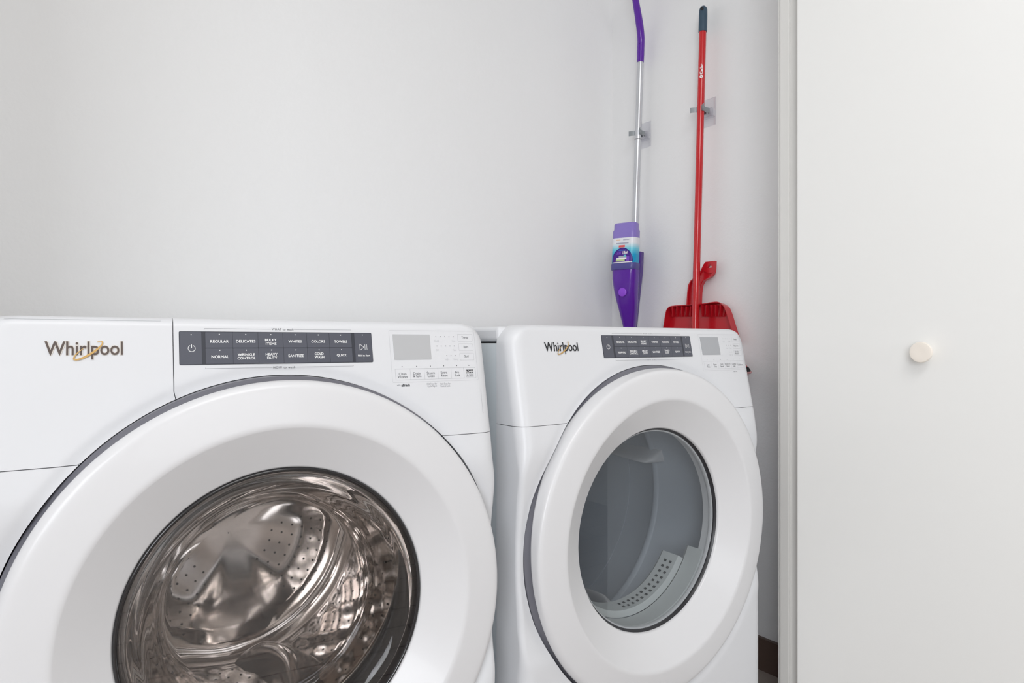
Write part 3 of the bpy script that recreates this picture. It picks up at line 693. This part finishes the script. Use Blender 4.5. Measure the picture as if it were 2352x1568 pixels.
# lint filter cover at the bottom of the opening, with slots
mb = MB(); A0, A1 = math.radians(-140), math.radians(-33)
mb.lathe([(0.1990, 0.0715), (0.192, 0.0725), (0.186, 0.076), (0.182, 0.118), (0.186, 0.124), (0.215, 0.124)], 'dryer_grey', n=64, cz=DCZ, a0=A0, a1=A1)
for a in (A0, A1):
    q = [(0.1990, 0.0715), (0.192, 0.0725), (0.186, 0.076), (0.182, 0.118), (0.186, 0.124), (0.215, 0.124), (0.215, 0.0815), (0.2030, 0.0785)]
    mb.add([(r * math.cos(a), y, DCZ + r * math.sin(a)) for r, y in q], [tuple(range(len(q)))], 'dryer_grey')
lf = mb.build('lint_filter', dryer, smooth=30)
mb = MB()
for i in range(13):
    for j in range(2):
        a = math.radians(-92 + i * 4.4); y = 0.084 + j * 0.014; r = 0.1852 - (y - 0.076) * 0.095; da = 0.015
        q = [(a - da, y), (a + da, y), (a + da, y + 0.0065), (a - da, y + 0.0065)]
        mb.add([((r - (y_ - y) * 0.095 - 0.0004) * math.cos(t_), y_, DCZ + (r - (y_ - y) * 0.095 - 0.0004) * math.sin(t_)) for t_, y_ in q], [(0, 1, 2, 3)], 'dryer_slot')
mb.build('filter_slots', lf, smooth=0, fix=False)

# ------------------------------------------------------------------ geometry of sight lines used to size the wall-hung tools
cY, sY = math.cos(YAW), math.sin(YAW)
def onx(u, v, X):
    """point of the plane x = X that the photograph shows at pixel u, v"""
    a = (u - 1176) / FPX; dx = sY + a * cY; dy = cY - a * sY; t = X / dx
    return Vector((X, dy * t, CAM_H - (v - 788.7) / FPX * t))

# ------------------------------------------------------------------ spray mop
PX = 1.676
p_hi = onx(1471, 141, PX); p_lo = onx(1459.5, 512, PX)
axis = (p_hi - p_lo).normalized()
def pole_at(z): return p_lo + axis * ((z - p_lo.z) / axis.z)
mop = thing('spray_mop', 'purple spray mop with silver pole and upturned bottle, clipped beside the room corner', 'mop', tuple(pole_at(0.62) - Vector((0, 0, 0))))
mo = Vector(mop.location)
AL = math.radians(20); FW = Vector((-math.cos(AL), -math.sin(AL), 0)); SD = Vector((math.sin(AL), -math.cos(AL), 0))   # forward, and sideways to the right of the picture
def mp(z, f=0.0, s=0.0): return pole_at(z) + FW * f + SD * s - mo
mb = MB(); mb.tube([mp(z) for z in np.linspace(1.0, p_hi.z, 6)], 0.0110, 'alu', n=24)
zj = onx(1463, 321, PX).z; mb.tube([mp(zj - 0.0012), mp(zj + 0.0012)], 0.0114, 'dark_plastic', n=24)
mb.build('pole', mop)
mb = MB()
zs = [(-0.004, 0, .0118), (0.02, 0, .0122), (0.06, 0.0, .0124), (0.075, 0.001, .0125), (0.09, 0.005, .0125), (0.11, 0.013, .0126), (0.14, 0.029, .0122), (0.17, 0.047, .0112), (0.203, 0.068, .0100)]
path = [mp(p_hi.z + a, b) for a, b, r in zs]
mb.tube(path, [r for a, b, r in zs], 'purple', n=24)
for zz_ in (0.055, 0.178): 
    c = mp(p_hi.z + zz_, 0.0120 if zz_ < .1 else 0.0615); mb.tube([c - FW * 0.003, c + FW * 0.0008], 0.0022, 'purple_deep', n=12)
gr = mb.build('hand_grip', mop)
mb = MB(); zs = [(0.202, 0.0675, .0104), (0.215, 0.076, .0125), (0.24, 0.090, .0140), (0.255, 0.098, .012), (0.261, 0.101, .006)]
mb.tube([mp(p_hi.z + a, b) for a, b, r in zs], [r for a, b, r in zs], 'magenta', n=24); mb.build('grip_end', mop)
# bottle: rounded box sections stood forward of the pole
S0 = -0.006
def rsec(z, hw, hd, f0, r, s0=S0, n=6):
    pts = []
    for cx, cz, a in ((hw - r, hd - r, 0), (-hw + r, hd - r, 90), (-hw + r, -hd + r, 180), (hw - r, -hd + r, 270)):
        for i in range(n + 1):
            t = math.radians(a + 90 * i / n); pts.append(mp(z, f0 + cz + r * math.sin(t), s0 + cx + r * math.cos(t)))
    return pts
def bz(v, X=1.61): return onx(1436, v, X).z
Z_top, Z_step, Z_l1, Z_l0, Z_c0, Z_b0 = bz(512), bz(528), bz(547), bz(604), bz(619), bz(752)
BF = 0.058                                       # bottle centre ahead of the pole
BW, BD = 0.0435, 0.027
bot = MB()
bot.loft([rsec(Z_top, BW - 0.0065, BD - 0.007, BF, 0.016), rsec(Z_top - 0.001, BW - 0.005, BD - 0.005, BF, 0.017), rsec(Z_top - 0.004, BW - 0.0035, BD - 0.003, BF, 0.018), rsec(Z_step + 0.002, BW - 0.003, BD - 0.003, BF, 0.018),
          rsec(Z_step - 0.004, BW, BD, BF, 0.018), rsec(Z_l1 - 0.002, BW, BD, BF, 0.018)], 'lilac')
LZ0, LZ1 = Z_l0 - mo.z, Z_l1 - mo.z
M['label'] = label_mat()
bottle_o = bot.build('cleaner_bottle', mop, smooth=35); bottle_o['label'] = 'lilac upturned bottle'
lab = MB(); lab.loft([rsec(Z_l1, BW + 0.0003, BD + 0.0003, BF, 0.018), rsec(Z_l0, BW + 0.0003, BD + 0.0003, BF, 0.018)], 'label', caps=False)
k1 = BF + BD + 0.0008
def lf_(x, z, o=0.0):                            # point on the front of the label, x to the picture's right
    return mp(z, k1 + o - (0.0 if abs(x) < BW - 0.018 else 0.018 - math.sqrt(max(0, 0.018 ** 2 - (abs(x) - BW + 0.018) ** 2))), x + S0)
def lab_strip(x0, x1, z0, z1, k, o=0.0):
    n = 10; P = []
    for i in range(n + 1):
        x = x0 + (x1 - x0) * i / n; P += [lf_(x, z0, o), lf_(x, z1, o)]
    lab.add(P, [(2 * i, 2 * i + 2, 2 * i + 3, 2 * i + 1) for i in range(n)], k)
def dome(rx, rz, k, o, cx=0.0, half=1):
    n = 28
    for i in range(n):
        a, b = cx - rx + 2 * rx * i / n, cx - rx + 2 * rx * (i + 1) / n
        ha, hb = (rz * math.sqrt(max(0, 1 - ((q - cx) / rx) ** 2)) for q in (a, b))
        z0 = Z_l0 + 0.003
        lab.add([lf_(a, z0, o), lf_(b, z0, o), lf_(b, z0 + hb, o), lf_(a, z0 + ha, o)], [(0, 1, 2, 3)], k)
H = Z_l1 - Z_l0
lab_strip(-BW + 0.001, BW - 0.001, Z_l0, Z_l0 + 0.003, 'white_text', 0.0001)
dome(0.0385, H * 0.56, 'dome_rim', 0.0001); dome(0.0355, H * 0.53, 'dome', 0.0003)
lab_strip(0.014, 0.026, Z_l0 + 0.004, Z_l0 + 0.020, 'dome_light', 0.0005)
def lab_text(s_, x0, z0, x1, z1, k, o=0.0006):   # upside down, as the bottle stands on its head
    v, f, _ = glyphs(s_, 0.03); lab.add([lf_(x1 - (x1 - x0) * a, z1 - (z1 - z0) * b, o) for a, b in v], f, k)
lab_text('WET', 0.000, Z_l0 + H * 0.34, 0.021, Z_l0 + H * 0.46, 'white_text'); lab_text('JET', -0.021, Z_l0 + H * 0.34, -0.003, Z_l0 + H * 0.45, 'dome_light')
lab_text('POWER', -0.014, Z_l0 + H * 0.47, 0.012, Z_l0 + H * 0.52, 'blue_print')
lab_strip(-0.012, 0.016, Z_l0 + H * 0.20, Z_l0 + H * 0.27, 'grey_print', 0.0006); lab_strip(-0.020, 0.016, Z_l0 + H * 0.13, Z_l0 + H * 0.20, 'white_text', 0.0006)
lab_strip(-0.022, 0.010, Z_l0 + H * 0.06, Z_l0 + H * 0.13, 'green_print', 0.0006); lab_strip(0.006, 0.014, Z_l0 + H * 0.23, Z_l0 + H * 0.31, 'teal_print', 0.0007)
lab_strip(-0.013, 0.009, Z_l0 + H * 0.61, Z_l0 + H * 0.70, 'red_print', 0.0004)
lab_strip(-0.022, 0.022, Z_l0 + H * 0.755, Z_l0 + H * 0.80, 'grey_print', 0.0004); lab_strip(-0.024, -0.008, Z_l0 + H * 0.90, Z_l0 + H * 0.935, 'orange_print', 0.0004)
lab_strip(0.002, 0.024, Z_l0 + H * 0.90, Z_l0 + H * 0.925, 'grey_print', 0.0004)
lab.build('bottle_label', bottle_o, smooth=35, fix=False)
mb = MB(); mb.loft([rsec(Z_l0 + 0.0, BW + 0.0005, BD + 0.0005, BF, 0.018), rsec(Z_l0 - 0.003, BW + 0.002, BD + 0.002, BF, 0.019), rsec(Z_c0 + 0.002, BW + 0.002, BD + 0.002, BF, 0.019), rsec(Z_c0, BW + 0.001, BD + 0.001, BF, 0.018)], 'slate')
mb.build('bottle_collar', bottle_o, smooth=35)
# body: tapering shell from the collar down to the swivel, running back to the pole
mb = MB(); rings = []
for z, hw, hd, f0, r in ((Z_c0 + 0.001, BW, 0.030, 0.053, 0.02), (Z_c0 - 0.03, BW - 0.0005, 0.030, 0.052, 0.022), (Z_c0 - 0.06, BW - 0.003, 0.030, 0.049, 0.024), (Z_c0 - 0.10, BW - 0.008, 0.029, 0.042, 0.023),
                         (Z_c0 - 0.14, 0.029, 0.026, 0.034, 0.02), (Z_c0 - 0.19, 0.0205, 0.022, 0.023, 0.018), (Z_c0 - 0.23, 0.017, 0.019, 0.016, 0.015), (Z_c0 - 0.27, 0.015, 0.017, 0.010, 0.013)):
    rings.append(rsec(z, hw, hd, f0, r, S0 if z > Z_c0 - 0.05 else S0 * max(0, 1 - (Z_c0 - 0.05 - z) / 0.1), 8))
mb.loft(rings, 'purple'); bod = mb.build('spray_body', mop, smooth=50)
mb = MB(); rings = []                            # spine behind the bottle
for z, f0 in ((bz(575), 0.002), (Z_c0, 0.004), (Z_c0 - 0.06, 0.006), (Z_c0 - 0.14, 0.008), (Z_c0 - 0.22, 0.008)):
    rings.append(rsec(z, 0.024 - max(0, (Z_c0 - z)) * 0.05, 0.020, f0, 0.009, 0.006 - max(0, Z_c0 - z) * 0.02))
mb.loft(rings, 'purple_deep'); mb.build('body_spine', mop, smooth=40)
mb = MB(); bp_ = onx(1426, 672, 1.61); c = mp(bp_.z, 0.0775, -0.004)
mb.tube([c - FW * 0.006, c + FW * 0.003, c + FW * 0.0045], [0.0145, 0.0145, 0.012], 'purple_button', n=28)
mb.build('spray_button', bod, smooth=40)
mb = MB(); mb.tube([mp(Z_c0 - 0.265, 0.010), mp(0.66, 0.004), mp(0.645, 0.004)], [0.012, 0.012, 0.016], 'purple_deep', n=16)
mb.build('swivel_joint', mop)
mb = MB(); rings = []
for z, a, b in ((0.660, 0.05, 0.022), (0.652, 0.105, 0.034), (0.637, 0.128, 0.042), (0.632, 0.128, 0.042)):
    q = rsec(z, a, b * 0.55, 0.006, b * 0.45); rings.append(q)
mb.loft(rings, 'purple_deep'); mb.build('mop_head', mop, smooth=40)

# ------------------------------------------------------------------ broom
BX = 1.671
b_hi = onx(1614, 72, 1.674); b_top = onx(1615.5, 14, 1.675); b_lo = onx(1596.5, 752, 1.6575)
bax = (b_hi - b_lo).normalized()
def bp(z, dx=0, dy=0): return b_lo + bax * ((z - b_lo.z) / bax.z) + Vector((dx, dy, 0)) - bo
bo = Vector((0, 0, 0)); bo = bp(0.70)
broom = thing('broom', 'red-handled broom with slate grip and black bristles, clipped to the right wall', 'broom', tuple(bo))
mb = MB(); mb.tube([bp(z) for z in np.linspace(0.90, b_hi.z + 0.01, 8)], 0.0108, 'red_pole', n=28)
# printed maker's name, running up the pole on the side that faces the room
VIEWA = math.radians(218)
def bpt(along, round_, o=0.0011):
    a = VIEWA + round_ / 0.0108; return bp(along) + Vector((math.cos(a), math.sin(a), 0)) * (0.0108 + o)
z0 = onx(1610, 183, BX).z; z1 = onx(1610, 150, BX).z
v, f, _ = glyphs('Cedar', 0.03)
mb.add([bpt(z0 + 0.012 + (z1 - z0 - 0.012) * a, 0.0045 - 0.0085 * b - 0.001) for a, b in v], f, 'white_text')
pts = [(z0 + 0.005 + 0.0036 * math.cos(t), 0.0036 * math.sin(t) - 0.0005) for t in np.linspace(0, 2 * PI, 17)[:-1]]
n = len(pts); q1 = [bpt(z0 + 0.005 + (a - z0 - 0.005) * 1.3, (b + 0.0005) * 1.3 - 0.0005) for a, b in pts]; q2 = [bpt(z0 + 0.005 + (a - z0 - 0.005) * 0.5, (b + 0.0005) * 0.5 - 0.0005) for a, b in pts]
mb.add(q1 + q2, [(i, (i + 1) % n, n + (i + 1) % n, n + i) for i in range(n)], 'white_text')
mb.build('handle', broom, fix=False)
mb = MB(); zt = b_top.z; zb = b_hi.z
L_ = [(zb - 0.002, .0125), (zb + 0.002, .0127), (zt - 0.03, .0127), (zt - 0.012, .0122), (zt - 0.005, .0098), (zt - 0.001, .0060), (zt, .002)]
mb.tube([bp(z) for z, r in L_], [r for z, r in L_], 'grip', n=28)
ctr = bp(zt - 0.013, -0.0108, -0.0045); mb.tube([ctr + Vector((0.002, 0.001, 0)), ctr + Vector((-0.0022, -0.0012, 0))], 0.0050, 'dark_plastic', n=16, up=Vector((0, 0, 1)))
mb.build('handle_grip', broom, smooth=50)
def quadloft(name, rows, k, parent, smooth=40):
    # rows: (z, y_near, y_far, x0, x1)
    mb = MB(); mb.loft([[Vector((x0, y0, z)) - bo, Vector((x1, y0, z)) - bo, Vector((x1, y1, z)) - bo, Vector((x0, y1, z)) - bo] for z, y0, y1, x0, x1 in rows], k)
    return mb.build(name, parent, smooth=smooth, bevel=0.003)
pc = bp(0.93) + bo
quadloft('broom_head', [(0.960, pc.y - 0.014, pc.y + 0.014, 1.6425, 1.6715), (0.93, pc.y - 0.03, pc.y + 0.03, 1.640, 1.6720), (0.905, 1.205, pc.y + 0.07, 1.637, 1.6720), (0.885, 1.168, pc.y + 0.095, 1.636, 1.6720), (0.872, 1.157, pc.y + 0.10, 1.636, 1.6720)], 'red', broom)
mb = MB(); y0, y1 = 1.158, pc.y + 0.10                       # bristle tufts, cut on the slant
nb = 34
for j in range(4):
    for i in range(nb):
        s_ = i / (nb - 1); y = y0 + (y1 - y0) * s_ + random.uniform(-.001, .001); x = 1.641 + 0.0085 * j
        zb_ = 0.853 - 0.15 * s_ + random.uniform(-.003, .003); dy = (s_ - 0.2) * 0.045 - 0.002
        top = Vector((x, y, 0.873)) - bo; end = Vector((x, y + dy, zb_)) - bo; mid = top.lerp(end, 0.8)
        mb.tube([top, mid], [0.0028, 0.0042], 'bristle_black', n=6); mb.tube([mid, end], [0.0042, 0.0044], 'bristle_pink', n=6)
o = mb.build('bristles', broom); o['label'] = 'black bristles with pale tips'

# ------------------------------------------------------------------ dustpan, hung on the broom handle
XF, XBK = 1.674, 1.702                           # front rim and back of the pan
rim_px = [(1514, 784), (1522.7, 752.6), (1527.5, 722), (1532, 709), (1543, 702), (1579, 699.3), (1612, 697), (1642, 692.3), (1654, 695), (1663, 703), (1670, 720), (1680.5, 753.6), (1690.5, 784)]
def dense(P, n=4):
    out = []
    for i in range(len(P) - 1):
        p0, p1, p2, p3 = (Vector(P[k] + (0,)) for k in (max(i - 1, 0), i, i + 1, min(i + 2, len(P) - 1)))
        for j in range(n):
            t = j / n; q = 0.5 * ((2 * p1) + (p2 - p0) * t + (2 * p0 - 5 * p1 + 4 * p2 - p3) * t * t + (3 * p1 - p0 - 3 * p2 + p3) * t ** 3); out.append((q.x, q.y))
    return out + [P[-1]]
NR = len(rim_px); rim_px = dense(rim_px)
rim = [onx(u, v, XF) for u, v in rim_px]
dp = thing('dustpan', 'red plastic dustpan with toothed rim, hanging mouth-down behind the red broom handle', 'dustpan', tuple(Vector((1.69, 1.33, rim[0].z))))
do = Vector(dp.location)
cen = sum(rim, Vector()) / len(rim)
back = [Vector((XBK, p.y, p.z)) for p in rim]
# the back sits a little inside the rim at the top corners and flares to the mouth
back = [Vector((XBK, cen.y + (p.y - cen.y) * 0.985, p.z - 0.004 * min(1, max(0, (i - 8) / 6)) * min(1, max(0, (40 - i) / 6)))) for i, p in enumerate(back)]
TH = 0.0025
inn = []
for i, p in enumerate(rim):
    a = rim[max(i - 1, 0)]; b = rim[min(i + 1, len(rim) - 1)]; d = (b - a); nrm = Vector((0, d.z, -d.y)).normalized()
    if nrm.dot(cen - p) < 0: nrm = -nrm
    inn.append(p + nrm * TH)
inb = [Vector((XBK - TH, cen.y + (q.y - cen.y) * 0.985, q.z - 0.004 * min(1, max(0, (i - 8) / 6)) * min(1, max(0, (40 - i) / 6)))) for i, q in enumerate(inn)]
mb = MB(); n = len(rim)
V = [p - do for p in rim + back + inb + inn]
Fc = []
for i in range(n - 1):
    for r0 in range(3): Fc.append((r0 * n + i, r0 * n + i + 1, (r0 + 1) * n + i + 1, (r0 + 1) * n + i))
    Fc.append((3 * n + i, 3 * n + i + 1, i + 1, i))
Fc += [tuple(n + i for i in range(n)), tuple(2 * n + i for i in reversed(range(n)))]
Fc += [(0, n, 2 * n, 3 * n), (n - 1, 2 * n - 1, 3 * n - 1, 4 * n - 1)]
mb.add(V, Fc, 'red'); pan = mb.build('pan', dp, smooth=35)
for u in (1544, 1554.5, 1565.5, 1576, 1586, 1612, 1622, 1633, 1643.5, 1654):      # comb teeth under the top rim
    mb = MB(); a = onx(u - 1.6, 703 if u < 1600 else 700, XF + 0.001); b = onx(u + 1.6, 703 if u < 1600 else 700, XF + 0.001); c = onx(u + 0.7, 727, XF + 0.012); c2 = onx(u - 0.7, 727, XF + 0.012)
    mb.prism([a - do, b - do, c - do, c2 - do], (0.012, 0, 0), 'red'); mb.build('comb_tooth', pan, smooth=0)
# handle: channel rising behind the pole, bending to the hanging tab
HX = 1.686
left = [(1580, 700), (1582, 672), (1584, 655), (1589, 645), (1597, 638), (1606, 630), (1612, 620), (1617, 608), (1622.5, 601.5)]
right = [(1610, 698), (1611, 672), (1613, 656), (1619, 645), (1626, 641), (1632, 638), (1638, 633), (1642.5, 625), (1644, 599.5)]
Lp = [onx(u, v, HX) for u, v in left]; Rp = [onx(u, v, HX) for u, v in right]
mb = MB(); rings = []
for i_, (a, b) in enumerate(zip(Lp, Rp)):
    e_ = (b - a).normalized(); lp = 0.008 if i_ < 5 else (0.0065, 0.005, 0.0038, 0.0038)[i_ - 5]
    rings.append([a - do + Vector((-lp, 0, 0)), a + e_ * 0.004 - do + Vector((-lp, 0, 0)), a + e_ * 0.0055 - do, b - e_ * 0.0055 - do, b - e_ * 0.004 - do + Vector((-lp, 0, 0)), b - do + Vector((-lp, 0, 0)), b - do + Vector((0.005, 0, 0)), a - do + Vector((0.005, 0, 0))])
rings = rings[:8]
mb.loft(rings, 'red')
# tab with triangular hole: built round the hole
O = [onx(u, v, HX) for u, v in ((1617, 608), (1622.5, 601.5), (1633, 600.2), (1644, 599.0), (1643.5, 612), (1642.5, 625), (1630, 628), (1617, 622))]
Hh = [onx(u, v, HX) for u, v in ((1626.5, 614.5), (1629, 610.5), (1632.5, 605.5), (1635, 609.5), (1637.5, 613.5), (1637, 614.0), (1632, 614.8), (1627, 615.2))]
n = 8
def ring3(L, dx): return [p - do + Vector((dx, 0, 0)) for p in L]
V = ring3(O, -0.004) + ring3(Hh, -0.004) + ring3(O, 0.005) + ring3(Hh, 0.005)
Fc = []
for i in range(n):
    j = (i + 1) % n
    Fc += [(i, j, n + j, n + i), (2 * n + i, 2 * n + j, 3 * n + j, 3 * n + i), (i, j, 2 * n + j, 2 * n + i), (n + i, n + j, 3 * n + j, 3 * n + i)]
mb.add(V, Fc, 'red'); mb.build('pan_handle', dp, smooth=35)

# ------------------------------------------------------------------ wall clips holding the two poles
def wall_clip(label, c, pr):
    """c = pole centre at clip height (world), pr = pole radius"""
    t = thing('wall_clip', label, 'clip', (WX, c.y, c.z), 0, 'clear wall clips')
    mb = MB(); mb.box((-0.003, -0.025, -0.045), (0.0, 0.028, 0.042), 'clear'); mb.build('backing_plate', t, smooth=0, bevel=0.002)
    d = WX - c.x
    mb = MB(); mb.box((-0.012, -0.016, -0.016), (-0.003, 0.016, 0.010), 'clear'); mb.box((-0.020, -0.024, -0.022), (-0.003, 0.026, -0.0175), 'clear'); mb.build('clip_base', t, smooth=0, bevel=0.002)
    mb = MB()
    for sg in (-1, 1):                           # spring arms: round the pole, then flared outwards
        path = [(-0.012, 0.004 * sg), (-0.014, 0.010 * sg)]
        R_ = pr + 0.0012
        for a in np.linspace(35, 128, 9): path.append((-d + R_ * math.cos(math.radians(a)), sg * R_ * math.sin(math.radians(a))))
        e_ = path[-1]; path.append((e_[0] - 0.006, e_[1] + 0.007 * sg)); path.append((e_[0] - 0.011, e_[1] + 0.017 * sg))
        P = [Vector((x, y, 0)) for x, y in path]; V = []
        for i, p in enumerate(P):
            dd_ = (P[min(i + 1, len(P) - 1)] - P[max(i - 1, 0)]).normalized(); nn = Vector((-dd_.y, dd_.x, 0)) * 0.0006
            for q in (p - nn, p + nn):
                for z in (-0.008, 0.008): V.append(q + Vector((0, 0, z)))
        Fc = []
        for i in range(len(P) - 1):
            a, b = 4 * i, 4 * i + 4
            Fc += [(a, a + 1, b + 1, b), (a + 2, a + 3, b + 3, b + 2), (a, a + 2, b + 2, b), (a + 1, a + 3, b + 3, b + 1)]
        m_ = 4 * (len(P) - 1); Fc += [(0, 1, 3, 2), (m_, m_ + 1, m_ + 3, m_ + 2)]
        mb.add(V, Fc, 'clip_metal')
    mb.build('spring_clip', t, smooth=35)
    return t
cz_ = onx(1466, 305, PX).z; c = pole_at(cz_); wall_clip('clear plastic wall clip with metal spring gripping the silver mop pole', c, 0.011)
cz_ = onx(1608, 252, BX).z; c = bp(cz_) + bo; wall_clip('clear plastic wall clip with metal spring gripping the red broom handle', c, 0.0108)
